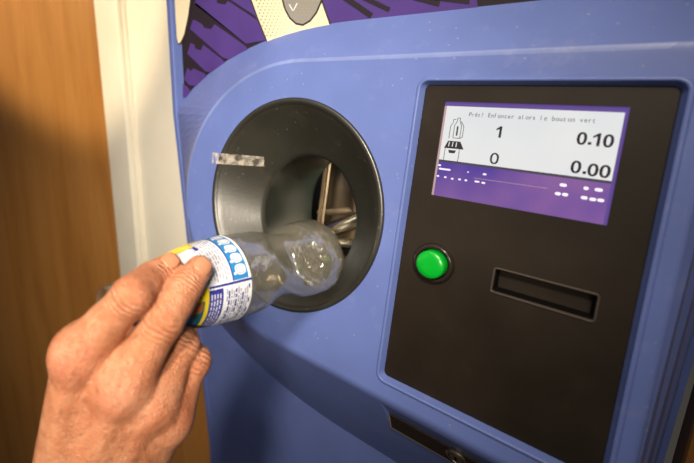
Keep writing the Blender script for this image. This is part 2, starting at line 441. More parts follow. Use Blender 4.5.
rod('chamber_roller', (-.345, D + .160, -.155), (-.195, D + .170, -.128), .0080, M['metal'])
rod('chamber_roller', (-.335, D + .185, -.112), (-.215, D + .195, -.080), .0050, M['brownsteel'])
mb = MB()
for xx in (-.3105, -.3045): mb.box(xx, xx + .0022, D + .147, D + .151, -.16, -.02, P2W)
mb.build('guide_bar', M['brownsteel'], mach)
# small lamp inside the chamber: the scanner light
ld = bpy.data.lights.new('scanner_light', 'AREA'); ld.energy = 1.3; ld.size = .05; ld.color = (1, .93, .8)
lo = bpy.data.objects.new('scanner_light', ld); COL.objects.link(lo); lo.parent = mach
lo.location = P2W((-.20, D + .17, .01)) - parent_origin(mach); lo.rotation_euler = (0, math.radians(35), 0)

# scrap of clear tape stuck across the left of the ring
mb = MB()
tp = []
for k in range(27):
    t = k / 26; px = 212 + 52 * t; py = 158 + 4.5 * t
    row = []
    for dy in (-5.5, 5.5 - 1.5 * t):
        q = ray(px, py + dy)
        row.append(q)
    tp.append(row)
rows = []
for k, row in enumerate(tp):
    rr_ = []
    for q in row:
        y = D - .008
        while y < D + .05:
            p = q * y / q[1]
            if y >= D + ring_depth(p[0], p[2]) - .0009: break
            y += .0003
        rr_.append(P2W(p))
    rows.append(rr_)
mb.loops(rows, close=False)
tpo = mb.build('tape_strip', M['tape'], mach, solid=.0002); tpo['label'] = 'torn strip of clear adhesive tape'

# ---- control panel
mb = MB()
mb.loops([[P2W((x, D + .012, z)) for x, z in rrect(PX0, PX1, PZ0, PZ1, .004)], [P2W((x, D + .0042, z)) for x, z in rrect(PX0, PX1, PZ0, PZ1, .004)],
          [P2W((x, D + .0038, z)) for x, z in rrect(PX0 + .0006, PX1 - .0006, PZ0 + .0006, PZ1 - .0006, .004)]], cap0=True)
pw = rrect(PX0 + .0006, PX1 - .0006, PZ0 + .0006, PZ1 - .0006, .004)
SX0, SX1, SZ0, SZ1 = -.1128, .0006, -.0355, .0412        # screen
slx0, slx1, slz0, slz1 = -.0575, .0032, -.0992, -.0820  # slot
scr = [(SX0, SZ0), (SX1, SZ0), (SX1, SZ1), (SX0, SZ1)]
slt = [(slx0, slz0), (slx1, slz0), (slx1, slz1), (slx0, slz1)]
tri = tessellate_polygon([[Vector((x, z, 0)) for x, z in L] for L in (pw, scr, slt)])
mb.add([P2W((x, D + .0038, z)) for x, z in pw + scr + slt], tri)
mb.loops([[P2W((x, D + .0038, z)) for x, z in scr], [P2W((x, D + .0060, z)) for x, z in scr]])
mb.build('control_panel', M['black'], mach)
# screen
mb = MB()
T = P2W
yS = D + .0058
zb = SZ0 + .0288
def q2(x, z): return (x, z)
mb.poly([(SX0, zb), (SX1, zb - .0008), (SX1, SZ1), (SX0, SZ1)], yS, T, 0)
mb.poly([(SX0, SZ0), (SX1, SZ0), (SX1, zb - .0008), (SX0, zb)], yS, T, 1)
mb.poly([(SX0, SZ1 - .0035), (SX1, SZ1 - .0035), (SX1, SZ1), (SX0, SZ1)], yS - .0001, T, 2)
mb.poly([(SX0, SZ1 - .0035), (SX0, SZ0), (SX0 + .0016, SZ0), (SX0 + .0016, SZ1 - .0035)], yS - .00012, T, 3)
mb.poly([(SX1 - .002, SZ0), (SX1, SZ0), (SX1, SZ1), (SX1 - .002, SZ1)], yS - .00013, T, 2)
mb.poly([(SX0, zb - .0008), (SX1, zb - .0016), (SX1, zb + .0002), (SX0, zb + .001)], yS - .00011, T, 4)
for X_, Y_, w_ in ((62, 237, 12), (78, 250, 46), (57, 271, 10), (80, 275, 10), (102, 280, 10), (125, 282, 10), (145, 285, 10), (180, 289, 17), (200, 293, 13), (152, 259, 4), (204, 266, 13),
                   (452, 300, 20), (435, 327, 17), (458, 330, 17), (524, 310, 14), (564, 315, 21), (518, 340, 18), (545, 345, 18), (570, 348, 18)):
    q = ray(420 + X_ / 3.155, 90 + Y_ / 3.155); q = q * yS / q[1]
    w = w_ * .000205; h = .0007 if X_ < 300 else .0011
    mb.poly(rrect(q[0] - w / 2, q[0] + w / 2, q[2] - h, q[2] + h, min(h, w / 2) * .95, 3), yS - .0003, T, 5)
mb.box(SX0 + .030, SX0 + .078, yS - .0002, yS - .0001, zb - .0104, zb - .0101, T, 3)
scro = mb.build('display_screen', [M['scr_white'], M['scr_purple'], M['scr_edge'], M['scr_pink'], M['scr_thin'], M['scr_dot']], mach)
def text(name, body, x, z, h, mat, width=None, bold=0, align='LEFT', parent=None, raw=False):
    c = bpy.data.curves.new(name, 'FONT'); c.body = body; c.size = 1; c.offset = bold; c.align_x = align; c.fill_mode = 'FRONT'
    o = bpy.data.objects.new('tmp', c); COL.objects.link(o)
    bpy.context.view_layer.update()
    me = bpy.data.meshes.new_from_object(o.evaluated_get(bpy.context.evaluated_depsgraph_get()))
    bpy.data.objects.remove(o); bpy.data.curves.remove(c)
    if raw: return [(v.co.x, v.co.y) for v in me.vertices], [tuple(p.vertices) for p in me.polygons]
    co = [v.co.copy() for v in me.vertices]
    ax0 = min(v.x for v in co); ax1 = max(v.x for v in co); ay0 = min(v.y for v in co); ay1 = max(v.y for v in co)
    sy = h / (ay1 - ay0); sx = sy if width is None else width / (ax1 - ax0)
    off = parent_origin(parent)
    for v in me.vertices:
        X = x + (v.co.x - ax0) * sx; Z = z + (v.co.y - ay0) * sy
        v.co = P2W((X, yS - .0004, Z)) - off
    me.materials.clear(); me.materials.append(mat)
    return link(name, me, parent)
def on_scr(px, py):
    q = ray(px, py); q = q * yS / q[1]; return q[0], q[2]
line = 'Prêt? Enfoncer alors le bouton vert'
tx, tz = SX0 + .0190, SZ1 - .0110
gl = None
def mono_line():
    vs, fs = [], []
    off = parent_origin(scro)
    for i, ch in enumerate(line):
        if ch == ' ': continue
        o = text('t', ch, 0, 0, 1, M['scr_thin'], None, 0, parent=None, raw=True)
        co, tr = o
        base = len(vs)
        for (x, y) in co: vs.append(P2W((tx + i * .00226 + (x - .0) * .0040, yS - .0004, tz + y * .0046)))
        fs += [tuple(base + a for a in t) for t in tr]
    mesh('display_text', vs, fs, M['scr_thin'], scro)
mono_line()
def digit(ch, px, py, w, h, st):
    b_ = MB(); x, z = on_scr(px, py)
    if ch == '0':
        o1 = ell(x, z, w / 2, h / 2, 28, ex=2.3); o2 = ell(x, z, w / 2 - st, h / 2 - st * .8, 28, ex=2.2)
        b_.loops([[P2W((a, yS - .0004, c)) for a, c in o1], [P2W((a, yS - .0004, c)) for a, c in o2]])
    elif ch == '1':
        b_.poly([(x - st * .1, z - h / 2), (x + st * .9, z - h / 2), (x + st * .9, z + h / 2), (x + st * .1, z + h / 2), (x - w * .45, z + h * .26), (x - w * .45, z + h * .12), (x - st * .1, z + h * .25)], yS - .0004, P2W)
    else:
        b_.poly([(x - st * .55, z), (x + st * .55, z), (x + st * .55, z + st * 1.1), (x - st * .55, z + st * 1.1)], yS - .0004, P2W)
    b_.build('display_digit', M['scr_text'], scro)
H_ = .0086
digit('1', 499.5, 132, .0050, H_, .00165); digit('0', 494.5, 158.5, .0060, H_, .0014)
for ch, px, py in (('0', 582, 138.5), ('.', 589.3, 144.8), ('1', 597.5, 139.8), ('0', 608.6, 141)): digit(ch, px, py, .0055, H_, .00165)
for ch, px, py in (('0', 576, 167), ('.', 584, 174), ('0', 593, 170), ('0', 605, 171.5)): digit(ch, px, py, .0057, H_, .00165)
# icons: bottles and crate
mb = MB()
ix, iz = SX0 + .0068, zb + .0192
def stroke(pts, w=.00045, m=0):
    for (ax, az), (bx, bz) in zip(pts[:-1], pts[1:]):
        L = math.hypot(bx - ax, bz - az) or 1; nx, nz = -(bz - az) / L * w / 2, (bx - ax) / L * w / 2
        mb.poly([(ax + nx, az + nz), (bx + nx, bz + nz), (bx - nx, bz - nz), (ax - nx, az - nz)], yS - .0004, T, m)
bot = [(0, 0), (0, .010), (.0016, .0135), (.0016, .0160), (.0036, .0160), (.0036, .0135), (.0052, .010), (.0052, 0), (0, 0)]
stroke([(ix + .003 + x, iz + z) for x, z in bot])
stroke([(ix + x, iz - .0006 + z * .95) for x, z in bot[:5]])
stroke([(ix + .0052 + .003, iz), (ix + .0100, iz + .0012), (ix + .0100, iz + .0095), (ix + .0075, iz + .0135)])
stroke([(ix + .0055, iz + .002), (ix + .0055, iz + .0095)], .0012)
cx_, cz_ = SX0 + .0042, zb + .0012
mb.poly([(cx_, cz_ + .0095), (cx_ + .0150, cz_ + .0095), (cx_ + .0118, cz_ + .0155), (cx_ + .0024, cz_ + .0155)], yS - .0004, T, 0)
for k in range(3):
    x = cx_ + .0030 + k * .0028
    mb.poly([(x, cz_ + .0110), (x + .0007, cz_ + .0110), (x + .0009, cz_ + .0148), (x + .0003, cz_ + .0148)], yS - .0005, T, 1)
stroke([(cx_ + .0010, cz_ + .010), (cx_ + .0010, cz_ - .0005), (cx_ + .0120, cz_ - .0005), (cx_ + .0120, cz_ + .010)])
mb.poly([(cx_ + .0035, cz_ + .0082), (cx_ + .0096, cz_ + .0082), (cx_ + .0086, cz_ + .0058), (cx_ + .0045, cz_ + .0058)], yS - .0004, T, 0)
mb.build('display_icons', [M['scr_text'], M['scr_white']], scro)
# green button
bc = (-.1020, -.0905)
def bcirc(r, y, n=40, c=bc): return [P2W((x, y, z)) for x, z in ell(c[0], c[1], r, r, n)]
pf = D + .0038
mb = MB()
mb.loops([bcirc(.0165, pf + .001), bcirc(.0165, pf - .0022), bcirc(.0155, pf - .0045), bcirc(.0142, pf - .0052), bcirc(.0128, pf - .0046), bcirc(.0122, pf - .001), bcirc(.0122, pf + .004)])
btn = mb.build('push_button', M['bezel'], mach, smooth=True)
mb = MB()
mb.loops([bcirc(.0114, pf + .003), bcirc(.0114, pf - .0085), bcirc(.0111, pf - .0100), bcirc(.0100, pf - .0111), bcirc(.0070, pf - .0116), bcirc(.003, pf - .0118), bcirc(.0004, pf - .0118)], cap1=True)
mb.build('button_cap', M['green'], btn, smooth=True)['label'] = 'bright green push cap'
# receipt slot
mb = MB()
rr4 = lambda e, y: [P2W((x, y, z)) for x, z in rrect(slx0 - e, slx1 + e, slz0 - e, slz1 + e, .0012 + max(0, e), 3)]
mb.loops([rr4(.0014, pf + .0005), rr4(.0014, pf - .0008), rr4(.0009, pf - .0012), rr4(.0002, pf - .0010), rr4(-.0003, pf + .0006)])
slo = mb.build('receipt_slot', M['slotrim'], mach)
mb = MB()
mb.loops([rr4(-.0002, pf + .0006), rr4(-.0020, pf + .006), rr4(-.0022, pf + .045)], cap1=True)
mb.box(slx0 + .004, slx1 - .004, pf + .012, pf + .0135, slz0 + .006, slz0 + .007, T)
mb.build('slot_throat', M['dark'], slo)
# lock plate at the back of the notch
E1 = Vector((1, 0, 0)); E2 = (i0[0] - i0[3]).normalized(); nrm = E1.cross(E2)
if nrm.y > 0: nrm = -nrm
mb = MB()
def PL(u, v, h): return i0[3].lerp(i0[2], u).lerp(i0[0].lerp(i0[1], u), v) + nrm * h
mb.add([PL(u, v, h) for h in (.0016, 0) for u, v in ((.004, .02), (1, .02), (1, .99), (.004, .99))], [(0, 1, 2, 3), (0, 4, 5, 1), (1, 5, 6, 2), (2, 6, 7, 3), (3, 7, 4, 0)], 0)
mb.add([PL(u, v, .0020) for u, v in ((.0, .0), (1, .0), (1, .055), (.0, .055))], [(0, 1, 2, 3)], 2)
mb.add([PL(u, v, .0021) for u, v in ((.0, .0), (.007, .0), (.007, 1), (.0, 1))], [(0, 1, 2, 3)], 2)
lk = mb.build('lock_plate', [M['black'], M['dkblue'], M['bronze']], mach)
q_ = ray(457.5, 453.5); o_ = P2W((0, 0, 0)); dv = P2W(q_) - o_
lc = o_ + dv * ((i0[0] - o_).dot(nrm) / dv.dot(nrm)) + nrm * .0016
def lcirc(r, h): return [lc + E1 * r * math.cos(t * PI / 16) + E2 * r * math.sin(t * PI / 16) + nrm * h for t in range(32)]
mb = MB()
mb.loops([lcirc(.0088, 0), lcirc(.0088, .002), lcirc(.0078, .0032), lcirc(.0064, .0034), lcirc(.0060, .0020), lcirc(.0056, .0018)])
mb.loops([lcirc(.0056, .0005), lcirc(.0056, .0030), lcirc(.0048, .0036), lcirc(.0003, .0036)], cap1=True)
mb.add([lc + E1 * x + E2 * z + nrm * .0039 for x, z in ((-.0010, -.0036), (.0010, -.0036), (.0010, .0036), (-.0010, .0036))], [(0, 1, 2, 3)], 1)
mb.build('key_lock', [M['brass'], M['dark']], lk)['label'] = 'small round nickel key lock'

# ------------------------------------------------------------------ setting
YW = .50
xd, xt = -.732 * (YW - .020) / .375, -.6575 * (YW - .022) / .375
def wbox(name, x0, x1, y0, y1, z0, z1, mat, bev=.002):
    b = MB(); b.box(x0, x1, y0, y1, z0, z1); o = b.build(name, mat, bevel=bev); o['kind'] = 'structure'; return o
wbox('wall_back', xt - .004, CL - .006, YW, YW + .1, 0, 2.5, M['wallw'], 0)
wbox('trim_1', xd + .003, xt, YW - .022, YW + .06, 0, 2.15, M['trimw'], .005)
wbox('trim_2', xt + .001, xt + .006, YW - .010, YW + .002, 0, 2.15, M['trimw'], .002)
b_ = MB(); th = math.radians(35); hx, hy = xd - .005, YW + .004
def DT(p): return Vector((hx - p[0] * math.cos(th) - p[1] * math.sin(th) * -1, hy - p[0] * math.sin(th) + p[1] * math.cos(th), p[2]))
b_.box(0, .92, 0, .04, .01, 2.10, DT); structure(b_.build('door_1', M['wood'], bevel=.002))
wbox('wall_left', -3.75, -3.6, -2.6, YW + .1, 0, 2.5, M['wallw'], 0)
wbox('wall_front', xd - 2.62, xt - .006, YW, YW + .1, 2.152, 2.5, M['wallw'], 0)
wbox('trim_3', xt + .002, CL - .006, YW - .012, YW + .002, 0, EYE - .52, M['wood'], .002)
wbox('trim_4', CR + .010, CR + .20, .392, .43, 0, 2.5, M['wood'], .004)
wbox('wall_right', CR + .20, 2.2, .38, .48, 0, 2.5, M['wallw'], 0)
wbox('floor', -3.75, 2.2, -2.6, 1.1, -.1, 0, M['floor'], 0)
wbox('ceiling', -3.75, 2.2, -2.6, 1.1, 2.5, 2.6, M['ceil'], 0)

# ------------------------------------------------------------------ the bottle
Pb = camp(319, 254, .396); Pl = camp(205, 282.5, .301)
adir = (Pl - Pb) / np.linalg.norm(Pl - Pb)             # base -> neck, lens frame
e1 = np.array([0, -1., 0]); e1 -= adir * (e1 @ adir); e1 /= np.linalg.norm(e1)
e2 = np.cross(e1, adir)
if e2[2] > 0: e2 = -e2                                 # towards the lens
def BW(s, phi, r): return C2W(Pb + adir * s + r * (math.cos(phi) * e1 + math.sin(phi) * e2))
bottle = empty('plastic_bottle', C2W(Pb), 'empty clear plastic bottle with white, blue and yellow label entering the intake', 'bottle')
PR = [(0, .0245), (.0015, .0285), (.005, .0325), (.010, .0343), (.018, .0347), (.028, .0342), (.036, .0325), (.044, .0298), (.052, .0278), (.060, .0270), (.068, .0276), (.078, .0296), (.088, .0316), (.096, .0322), (.110, .0324), (.116, .0322), (.119, .0316), (.130, .0311), (.142, .0296), (.154, .0274), (.166, .0243),
      (.174, .0205), (.181, .0168), (.187, .0142), (.1905, .0136), (.1910, .0158), (.1922, .0158), (.1928, .0132), (.197, .0130), (.1975, .0140), (.1990, .0140), (.1996, .0128), (.2020, .0128), (.2026, .0138), (.2040, .0138), (.2045, .0128), (.2095, .0126)]
def prof(s):
    for (a, ra), (b, rb) in zip(PR[:-1], PR[1:]):
        if a <= s <= b:
            t = (s - a) / (b - a); return ra + (rb - ra) * t
    return PR[-1][1]
NP = 96
def rad(s, ph):
    r = prof(s)
    if .03 < s < .096:                                  # twisted grooves round the waist
        env = math.sin(PI * (s - .03) / .066)
        r += .0016 * env * math.sin(4 * ph + s * 95)
    if s < .03:
        r += .0006 * math.cos(8 * ph) * (1 - s / .03)
    return r
mb = MB()
ss = sorted(set([p[0] for p in PR] + [.0042 + k * .00247 for k in range(64)]))
Lo = [[BW(s, 2 * PI * j / NP, rad(s, 2 * PI * j / NP)) for j in range(NP)] for s in ss]
Li = [[BW(s, 2 * PI * j / NP, rad(s, 2 * PI * j / NP) - .0006) for j in range(NP)] for s in ss]
def basesurf(rr, j, e):                                 # dimpled base with a ring of nubs
    ph = 2 * PI * j / NP; q = rr / .023
    h = .0075 * max(0, 1 - q * q)
    h -= .0045 * math.exp(-((rr - .0105) / .0035) ** 2) * (.5 + .5 * math.cos(8 * ph))
    h -= .0022 * math.exp(-(rr / .0028) ** 2)
    return BW(h + e, ph, rr)
rb = [.0205, .018, .0155, .013, .011, .009, .007, .005, .003, .0012]
bo = [[basesurf(r_, j, 0) for j in range(NP)] for r_ in rb]
bi = [[basesurf(r_, j, .0007) for j in range(NP)] for r_ in rb]
loops_ = bo[::-1] + Lo + Li[::-1] + bi
mb.loops(loops_, cap0=True, cap1=True)
nb_, nl_ = len(bo), len(Lo)
for i in range(len(mb.m)):
    row_ = i // NP
    if row_ < nb_ + 3 or row_ > nb_ + 2 * nl_ - 5: mb.m[i] = 1
body = mb.build('bottle_body', [M['pet'], M['petbase']], bottle, smooth=True)
# blue tamper band left on the neck
mb = MB()
def bring(s, r): return [BW(s, 2 * PI * j / 48, r) for j in range(48)]
mb.loops([bring(.1882, .0150), bring(.1882, .0166), bring(.1908, .0168), bring(.1908, .0160)])
mb.build('tamper_band', M['bandblue'], bottle, smooth=True)['label'] = 'blue plastic tamper band'
# wrap-around label
LM = [M['lwhite'], M['lblue'], M['lnavy'], M['lyellow'], M['lteal'], M['lbrown'], M['lgrey'], M['white']]
mb = MB()
S0, S1 = .1175, .1730
def LRs(s): return prof(s) + .0004
def patch(s0, s1, p0, p1, m, lv):
    p0, p1 = math.radians(p0), math.radians(p1); n = max(2, int(abs(p1 - p0) / .09)); ns = max(1, int((s1 - s0) / .0036))
    L = [[BW(s0 + (s1 - s0) * i / ns, p0 + (p1 - p0) * j / n, LRs(s0 + (s1 - s0) * i / ns) + lv * .00014) for j in range(n + 1)] for i in range(ns + 1)]
    mb.loops(L, m, close=False)
def blob(s, ph, a, b, m, lv, n=14, ex=2.6, rot=0):
    pts = ell(0, 0, a, b, n, ex=ex); c = BW(s, math.radians(ph), LRs(s) + lv * .00014 + .00002)
    out = [c]
    for rr in (.5, 1):
        for x, z in pts:
            X = (x * math.cos(rot) - z * math.sin(rot)) * rr; Z = (x * math.sin(rot) + z * math.cos(rot)) * rr
            out.append(BW(s + X, math.radians(ph) + Z / .032, LRs(s + X) + lv * .00014))
    f = [(0, 1 + i, 1 + (i + 1) % n) for i in range(n)] + [(1 + i, 1 + n + i, 1 + n + (i + 1) % n, 1 + (i + 1) % n) for i in range(n)]
    mb.add(out, f, m)
L = [[BW(S0 + (S1 - S0) * i / 16, 2 * PI * j / 72, LRs(S0 + (S1 - S0) * i / 16)) for j in range(72)] for i in range(17)]
mb.loops(L, 0)
# bright blue strip with rounded white pictograms
patch(S0 + .0005, S0 + .0150, -30, 78, 1, 1)
patch(S0 + .0005, S0 + .0022, -30, 78, 7, 2)
for k_ in range(7):
    ph = 66 - k_ * 15.5
    blob(S0 + .0078, ph, .0047, .0038, 7, 2); blob(S0 + .0078, ph, .0038, .0029, 1, 3); blob(S0 + .0078, ph, .0034, .0025, 0, 4)
    blob(S0 + .0130, ph + 4, .0010, .0010, 7, 2)
patch(S0 + .0150, S0 + .0160, -30, 78, 2, 2)
patch(S0, S0 + .034, 79, 82, 2, 2)                      # thin line under the strip
for k_ in range(8):                                     # print lines above
    s = S0 + .0178 + k_ * .0022; a = -10 + (k_ * 13) % 12
    ph = a
    while ph < 72:
        w = 3 + random.random() * 7; patch(s, s + .0009, ph, min(76, ph + w), 6, 2); ph += w + 2.5
patch(S0 + .030, S0 + .0325, -2, 22, 2, 3)
for k_ in range(11):                                    # print lines below
    s = S0 + .0016 + k_ * .0019; ph = 86 + (k_ * 7) % 5
    while ph < 168:
        w = 3 + random.random() * 8; patch(s, s + (.0010 if k_ % 3 else .0013), ph, ph + w, 6 if k_ % 3 else 2, 2) if random.random() > .12 else 0; ph += w + 2
patch(S0 + .0240, S0 + .0345, 84, 178, 2, 2)            # navy block with pale print
for k_ in range(4):
    s = S0 + .0258 + k_ * .0021; ph = 90
    while ph < 160: w = 3 + random.random() * 5; patch(s, s + .0007, ph, ph + w, 0, 3); ph += w + 2
patch(S0 + .0345, S0 + .0372, 80, 190, 3, 3)
patch(S0 + .0372, S1, 96, 165, 4, 2); blob(S0 + .043, 105, .005, .006, 5, 3); blob(S0 + .046, 135, .006, .008, 1, 3); blob(S0 + .041, 150, .003, .004, 3, 4)
patch(S0 + .0372, S1, 60, 97, 3, 3); patch(S0 + .040, S1, 70, 92, 5, 4)
patch(S0 + .030, S1, -75, 10, 3, 3); patch(S0 + .020, S1, -120, -8, 3, 3)
mb.build('label', LM, bottle, smooth=True)['label'] = 'white label with blue pictogram strip and yellow patches'

# ------------------------------------------------------------------ the hand (distance field, then a surface)
def on_bottle(px, py, fr, lift=0.0):
    """lens-frame centre of a finger joint of radius fr lying on the near side of the bottle, seen at px,py"""
    d = camp(px, py, 1.0); best = None
    for z in np.linspace(.15, .40, 1001):
        p = d * z; s = (p - Pb) @ adir; rho = np.linalg.norm(p - Pb - adir * s)
        if rho < (prof(min(.2, max(0, s))) if s < .2 else .0) + fr + .0006 + lift: return p
    return d * .27
J = {}
def under(s, ph, rho):
    ph = math.radians(ph); return Pb + adir * s + rho * (math.cos(ph) * e1 + math.sin(ph) * e2)
J['im'] = camp(79, 353, .234); J['ip'] = camp(132, 296, .230)
J['id'] = on_bottle(152, 278.5, .0092); J['it'] = on_bottle(169, 266.5, .0082)
J['mm'] = camp(124, 384, .236); J['mp'] = camp(164, 320, .238)
J['md'] = on_bottle(185, 287, .0098); J['mt'] = on_bottle(199, 269, .0088)
J['rm'] = camp(153, 402, .246); J['rp'] = camp(182, 345, .262); J['rd'] = under(.168, 146, .0375); J['rt'] = under(.162, 188, .0335)
J['pm'] = camp(170, 419, .256); J['pp'] = camp(195, 362, .268); J['pd'] = under(.160, 150, .0480); J['pt'] = under(.152, 186, .0375)
J['iw'] = camp(46, 540, .242); J['mw'] = camp(66, 545, .238); J['rw'] = camp(86, 548, .243); J['pw'] = camp(100, 545, .254)
J['w'] = camp(82, 572, .252); J['el'] = camp(40, 860, .290)
f32 = np.float32
def rcone(P, a, b, ra, rb):
    ba = b - a; L2 = ba @ ba; h = np.clip(((P - a) @ ba.astype(f32)) / L2, 0, 1)
    d = np.linalg.norm(P - a.astype(f32) - h[:, None] * ba.astype(f32), axis=1)
    return d - (ra + (rb - ra) * h)
def smin(a, b, k):
    h = np.clip(.5 + .5 * (b - a) / k, 0, 1); return b + (a - b) * h - k * h * (1 - h)
def finger(P, js, rs, k=.004):
    d = None
    for (a, b, ra, rb_) in zip(js[:-1], js[1:], rs[:-1], rs[1:]):
        c = rcone(P, a, b, ra, rb_); d = c if d is None else smin(d, c, k)
    for a, r_ in zip(js[1:-1], rs[1:-1]):               # bony joints
        pass
    return d
def mid(a, b, t): return a + (b - a) * t
def lift(a, dz): return a + np.array([0, 0, dz])
def hand_sdf(P):
    P = P.astype(f32)
    g = lambda n: J[n]
    fi = finger(P, [g('im'), mid(g('im'), g('ip'), .5), g('ip'), mid(g('ip'), g('id'), .5), g('id'), g('it')], [.0124, .0116, .0112, .0105, .0100, .0084])
    fm = finger(P, [g('mm'), mid(g('mm'), g('mp'), .5), g('mp'), mid(g('mp'), g('md'), .5), g('md'), g('mt')], [.0134, .0121, .0117, .0110, .0104, .0088])
    frg = finger(P, [g('rm'), mid(g('rm'), g('rp'), .5), g('rp'), g('rd'), g('rt')], [.0125, .0112, .0108, .0098, .0085])
    fp = finger(P, [g('pm'), mid(g('pm'), g('pp'), .5), g('pp'), g('pd'), g('pt')], [.0108, .0092, .0094, .0086, .0076])
    # back of the hand: metacarpals, palm behind them
    pal = rcone(P, lift(g('im'), .004), lift(g('iw'), .006), .0150, .0175)
    pal = smin(pal, rcone(P, lift(g('mm'), .004), lift(g('mw'), .006), .0150, .0175), .012)
    pal = smin(pal, rcone(P, lift(g('rm'), .004), lift(g('rw'), .006), .0138, .0170), .012)
    pal = smin(pal, rcone(P, lift(g('pm'), .003), lift(g('pw'), .006), .0122, .0165), .011)
    pal = smin(pal, rcone(P, lift(mid(g('im'), g('mm'), .5), .016), lift(mid(g('iw'), g('mw'), .5), .018), .013, .017), .012)
    pal = smin(pal, rcone(P, lift(mid(g('rm'), g('pm'), .3), .015), lift(mid(g('rw'), g('pw'), .5), .016), .011, .017), .012)
    # tendons and knuckle heads
    for a, b in (('im', 'iw'), ('mm', 'mw'), ('rm', 'rw')):
        pal = smin(pal, rcone(P, lift(g(a), -.0075), lift(mid(g(a), g(b), .8), -.0085), .0040, .0028), .006)
    for a, r_ in (('im', .0120), ('mm', .0130), ('rm', .0120), ('pm', .0108)):
        pal = smin(pal, np.linalg.norm(P - lift(g(a), -.0010).astype(f32), axis=1) - r_, .009)
    # thumb, behind the bottle
    t0, t1, t2, t3 = camp(66, 520, .262), camp(80, 430, .285), camp(112, 362, .300), camp(140, 330, .312)
    th = finger(P, [t0, t1, t2, t3], [.0190, .0150, .0115, .0095], .006)
    pal = smin(pal, th, .010)
    # wrist and forearm
    pal = smin(pal, rcone(P, lift(g('iw'), .004), camp(62, 600, .250), .0185, .0200), .016)
    pal = smin(pal, rcone(P, lift(g('pw'), .002), camp(104, 600, .256), .0175, .0200), .016)
    pal = smin(pal, rcone(P, camp(62, 600, .250), camp(10, 900, .285), .0205, .034), .016)
    pal = smin(pal, rcone(P, camp(104, 600, .256), camp(70, 900, .295), .0205, .034), .016)
    d = fi
    d = smin(d, fm, .0007); d = smin(d, frg, .0016); d = smin(d, fp, .0016)
    return smin(d, pal, .0105)
def surface_nets(lo, hi, h):
    n = [int(math.ceil((hi[i] - lo[i]) / h)) + 1 for i in range(3)]
    xs = [lo[i] + h * np.arange(n[i]) for i in range(3)]
    V = np.empty(n, f32)
    gy, gz = np.meshgrid(xs[1], xs[2], indexing='ij')
    for i0 in range(0, n[0], 8):
        i1 = min(n[0], i0 + 8); k_ = i1 - i0
        Q = np.empty((k_, n[1], n[2], 3), f32)
        Q[..., 0] = np.array(xs[0][i0:i1])[:, None, None]; Q[..., 1] = gy; Q[..., 2] = gz
        V[i0:i1] = hand_sdf(Q.reshape(-1, 3)).reshape(k_, n[1], n[2])
    s = V < 0
    acc = np.zeros((n[0] - 1, n[1] - 1, n[2] - 1, 3), f32); cnt = np.zeros((n[0] - 1, n[1] - 1, n[2] - 1), f32)
    C = [c for c in np.ndindex(2, 2, 2)]
    def sl(c): return tuple(slice(c[i], n[i] - 1 + c[i]) for i in range(3))
    for c in C:
        for ax in range(3):
            if c[ax]: continue
            e = list(c); e[ax] = 1; e = tuple(e)
            va, vb = V[sl(c)], V[sl(e)]; m_ = (va < 0) != (vb < 0)
            t = np.where(m_, va / np.where(m_, va - vb, 1), 0)
            for i in range(3):
                acc[..., i] += np.where(m_, c[i] + (t if i == ax else 0), 0)
            cnt += m_
    act = cnt > 0; idx = -np.ones(act.shape, int); idx[act] = np.arange(act.sum())
    cells = np.argwhere(act); pos = acc[act] / cnt[act][:, None] + cells
    verts = np.array(lo) + h * pos
    faces = []
    for ax in range(3):
        a1, a2 = (ax + 1) % 3, (ax + 2) % 3
        A = [slice(None)] * 3; B = [slice(None)] * 3; A[ax] = slice(0, n[ax] - 1); B[ax] = slice(1, n[ax])
        ch = s[tuple(A)] != s[tuple(B)]
        w = np.argwhere(ch); ok = (w[:, a1] > 0) & (w[:, a2] > 0) & (w[:, a1] < n[a1] - 1) & (w[:, a2] < n[a2] - 1); w = w[ok]
        fl = s[tuple(w.T)]
        q = []
        for o1, o2 in ((-1, -1), (0, -1), (0, 0), (-1, 0)):
            u = w.copy(); u[:, a1] += o1; u[:, a2] += o2; q.append(idx[tuple(u.T)])
        q = np.stack(q, 1); q[~fl] = q[~fl][:, ::-1]
        faces.append(q)
    return verts, np.concatenate(faces)
pts = np.array(list(J.values())[:-2] + [camp(20, 640, .255), camp(140, 640, .26), camp(66, 640, .262), camp(110, 640, .26)])
lo = pts.min(0) - .024; hi = pts.max(0) + .026
hv, hf = surface_nets(lo, hi, .0013)
hw_root = C2W(J['w'])
CM = np.array([[R[0, 0], R[0, 1], R[0, 2]], [R[2, 0], R[2, 1], R[2, 2]], [-R[1, 0], -R[1, 1], -R[1, 2]]])
hvw = (WM @ CM @ hv.T).T + np.array([0, 0, EYE])
me = bpy.data.meshes.new('hand')
me.from_pydata((hvw - np.array(hw_root)).tolist(), [], hf.tolist())
bm = bmesh.new(); bm.from_mesh(me)
# keep the biggest shell, fix normals
bmesh.ops.recalc_face_normals(bm, faces=bm.faces); bm.to_mesh(me); bm.free()
me.polygons.foreach_set('use_smooth', [True] * len(me.polygons))
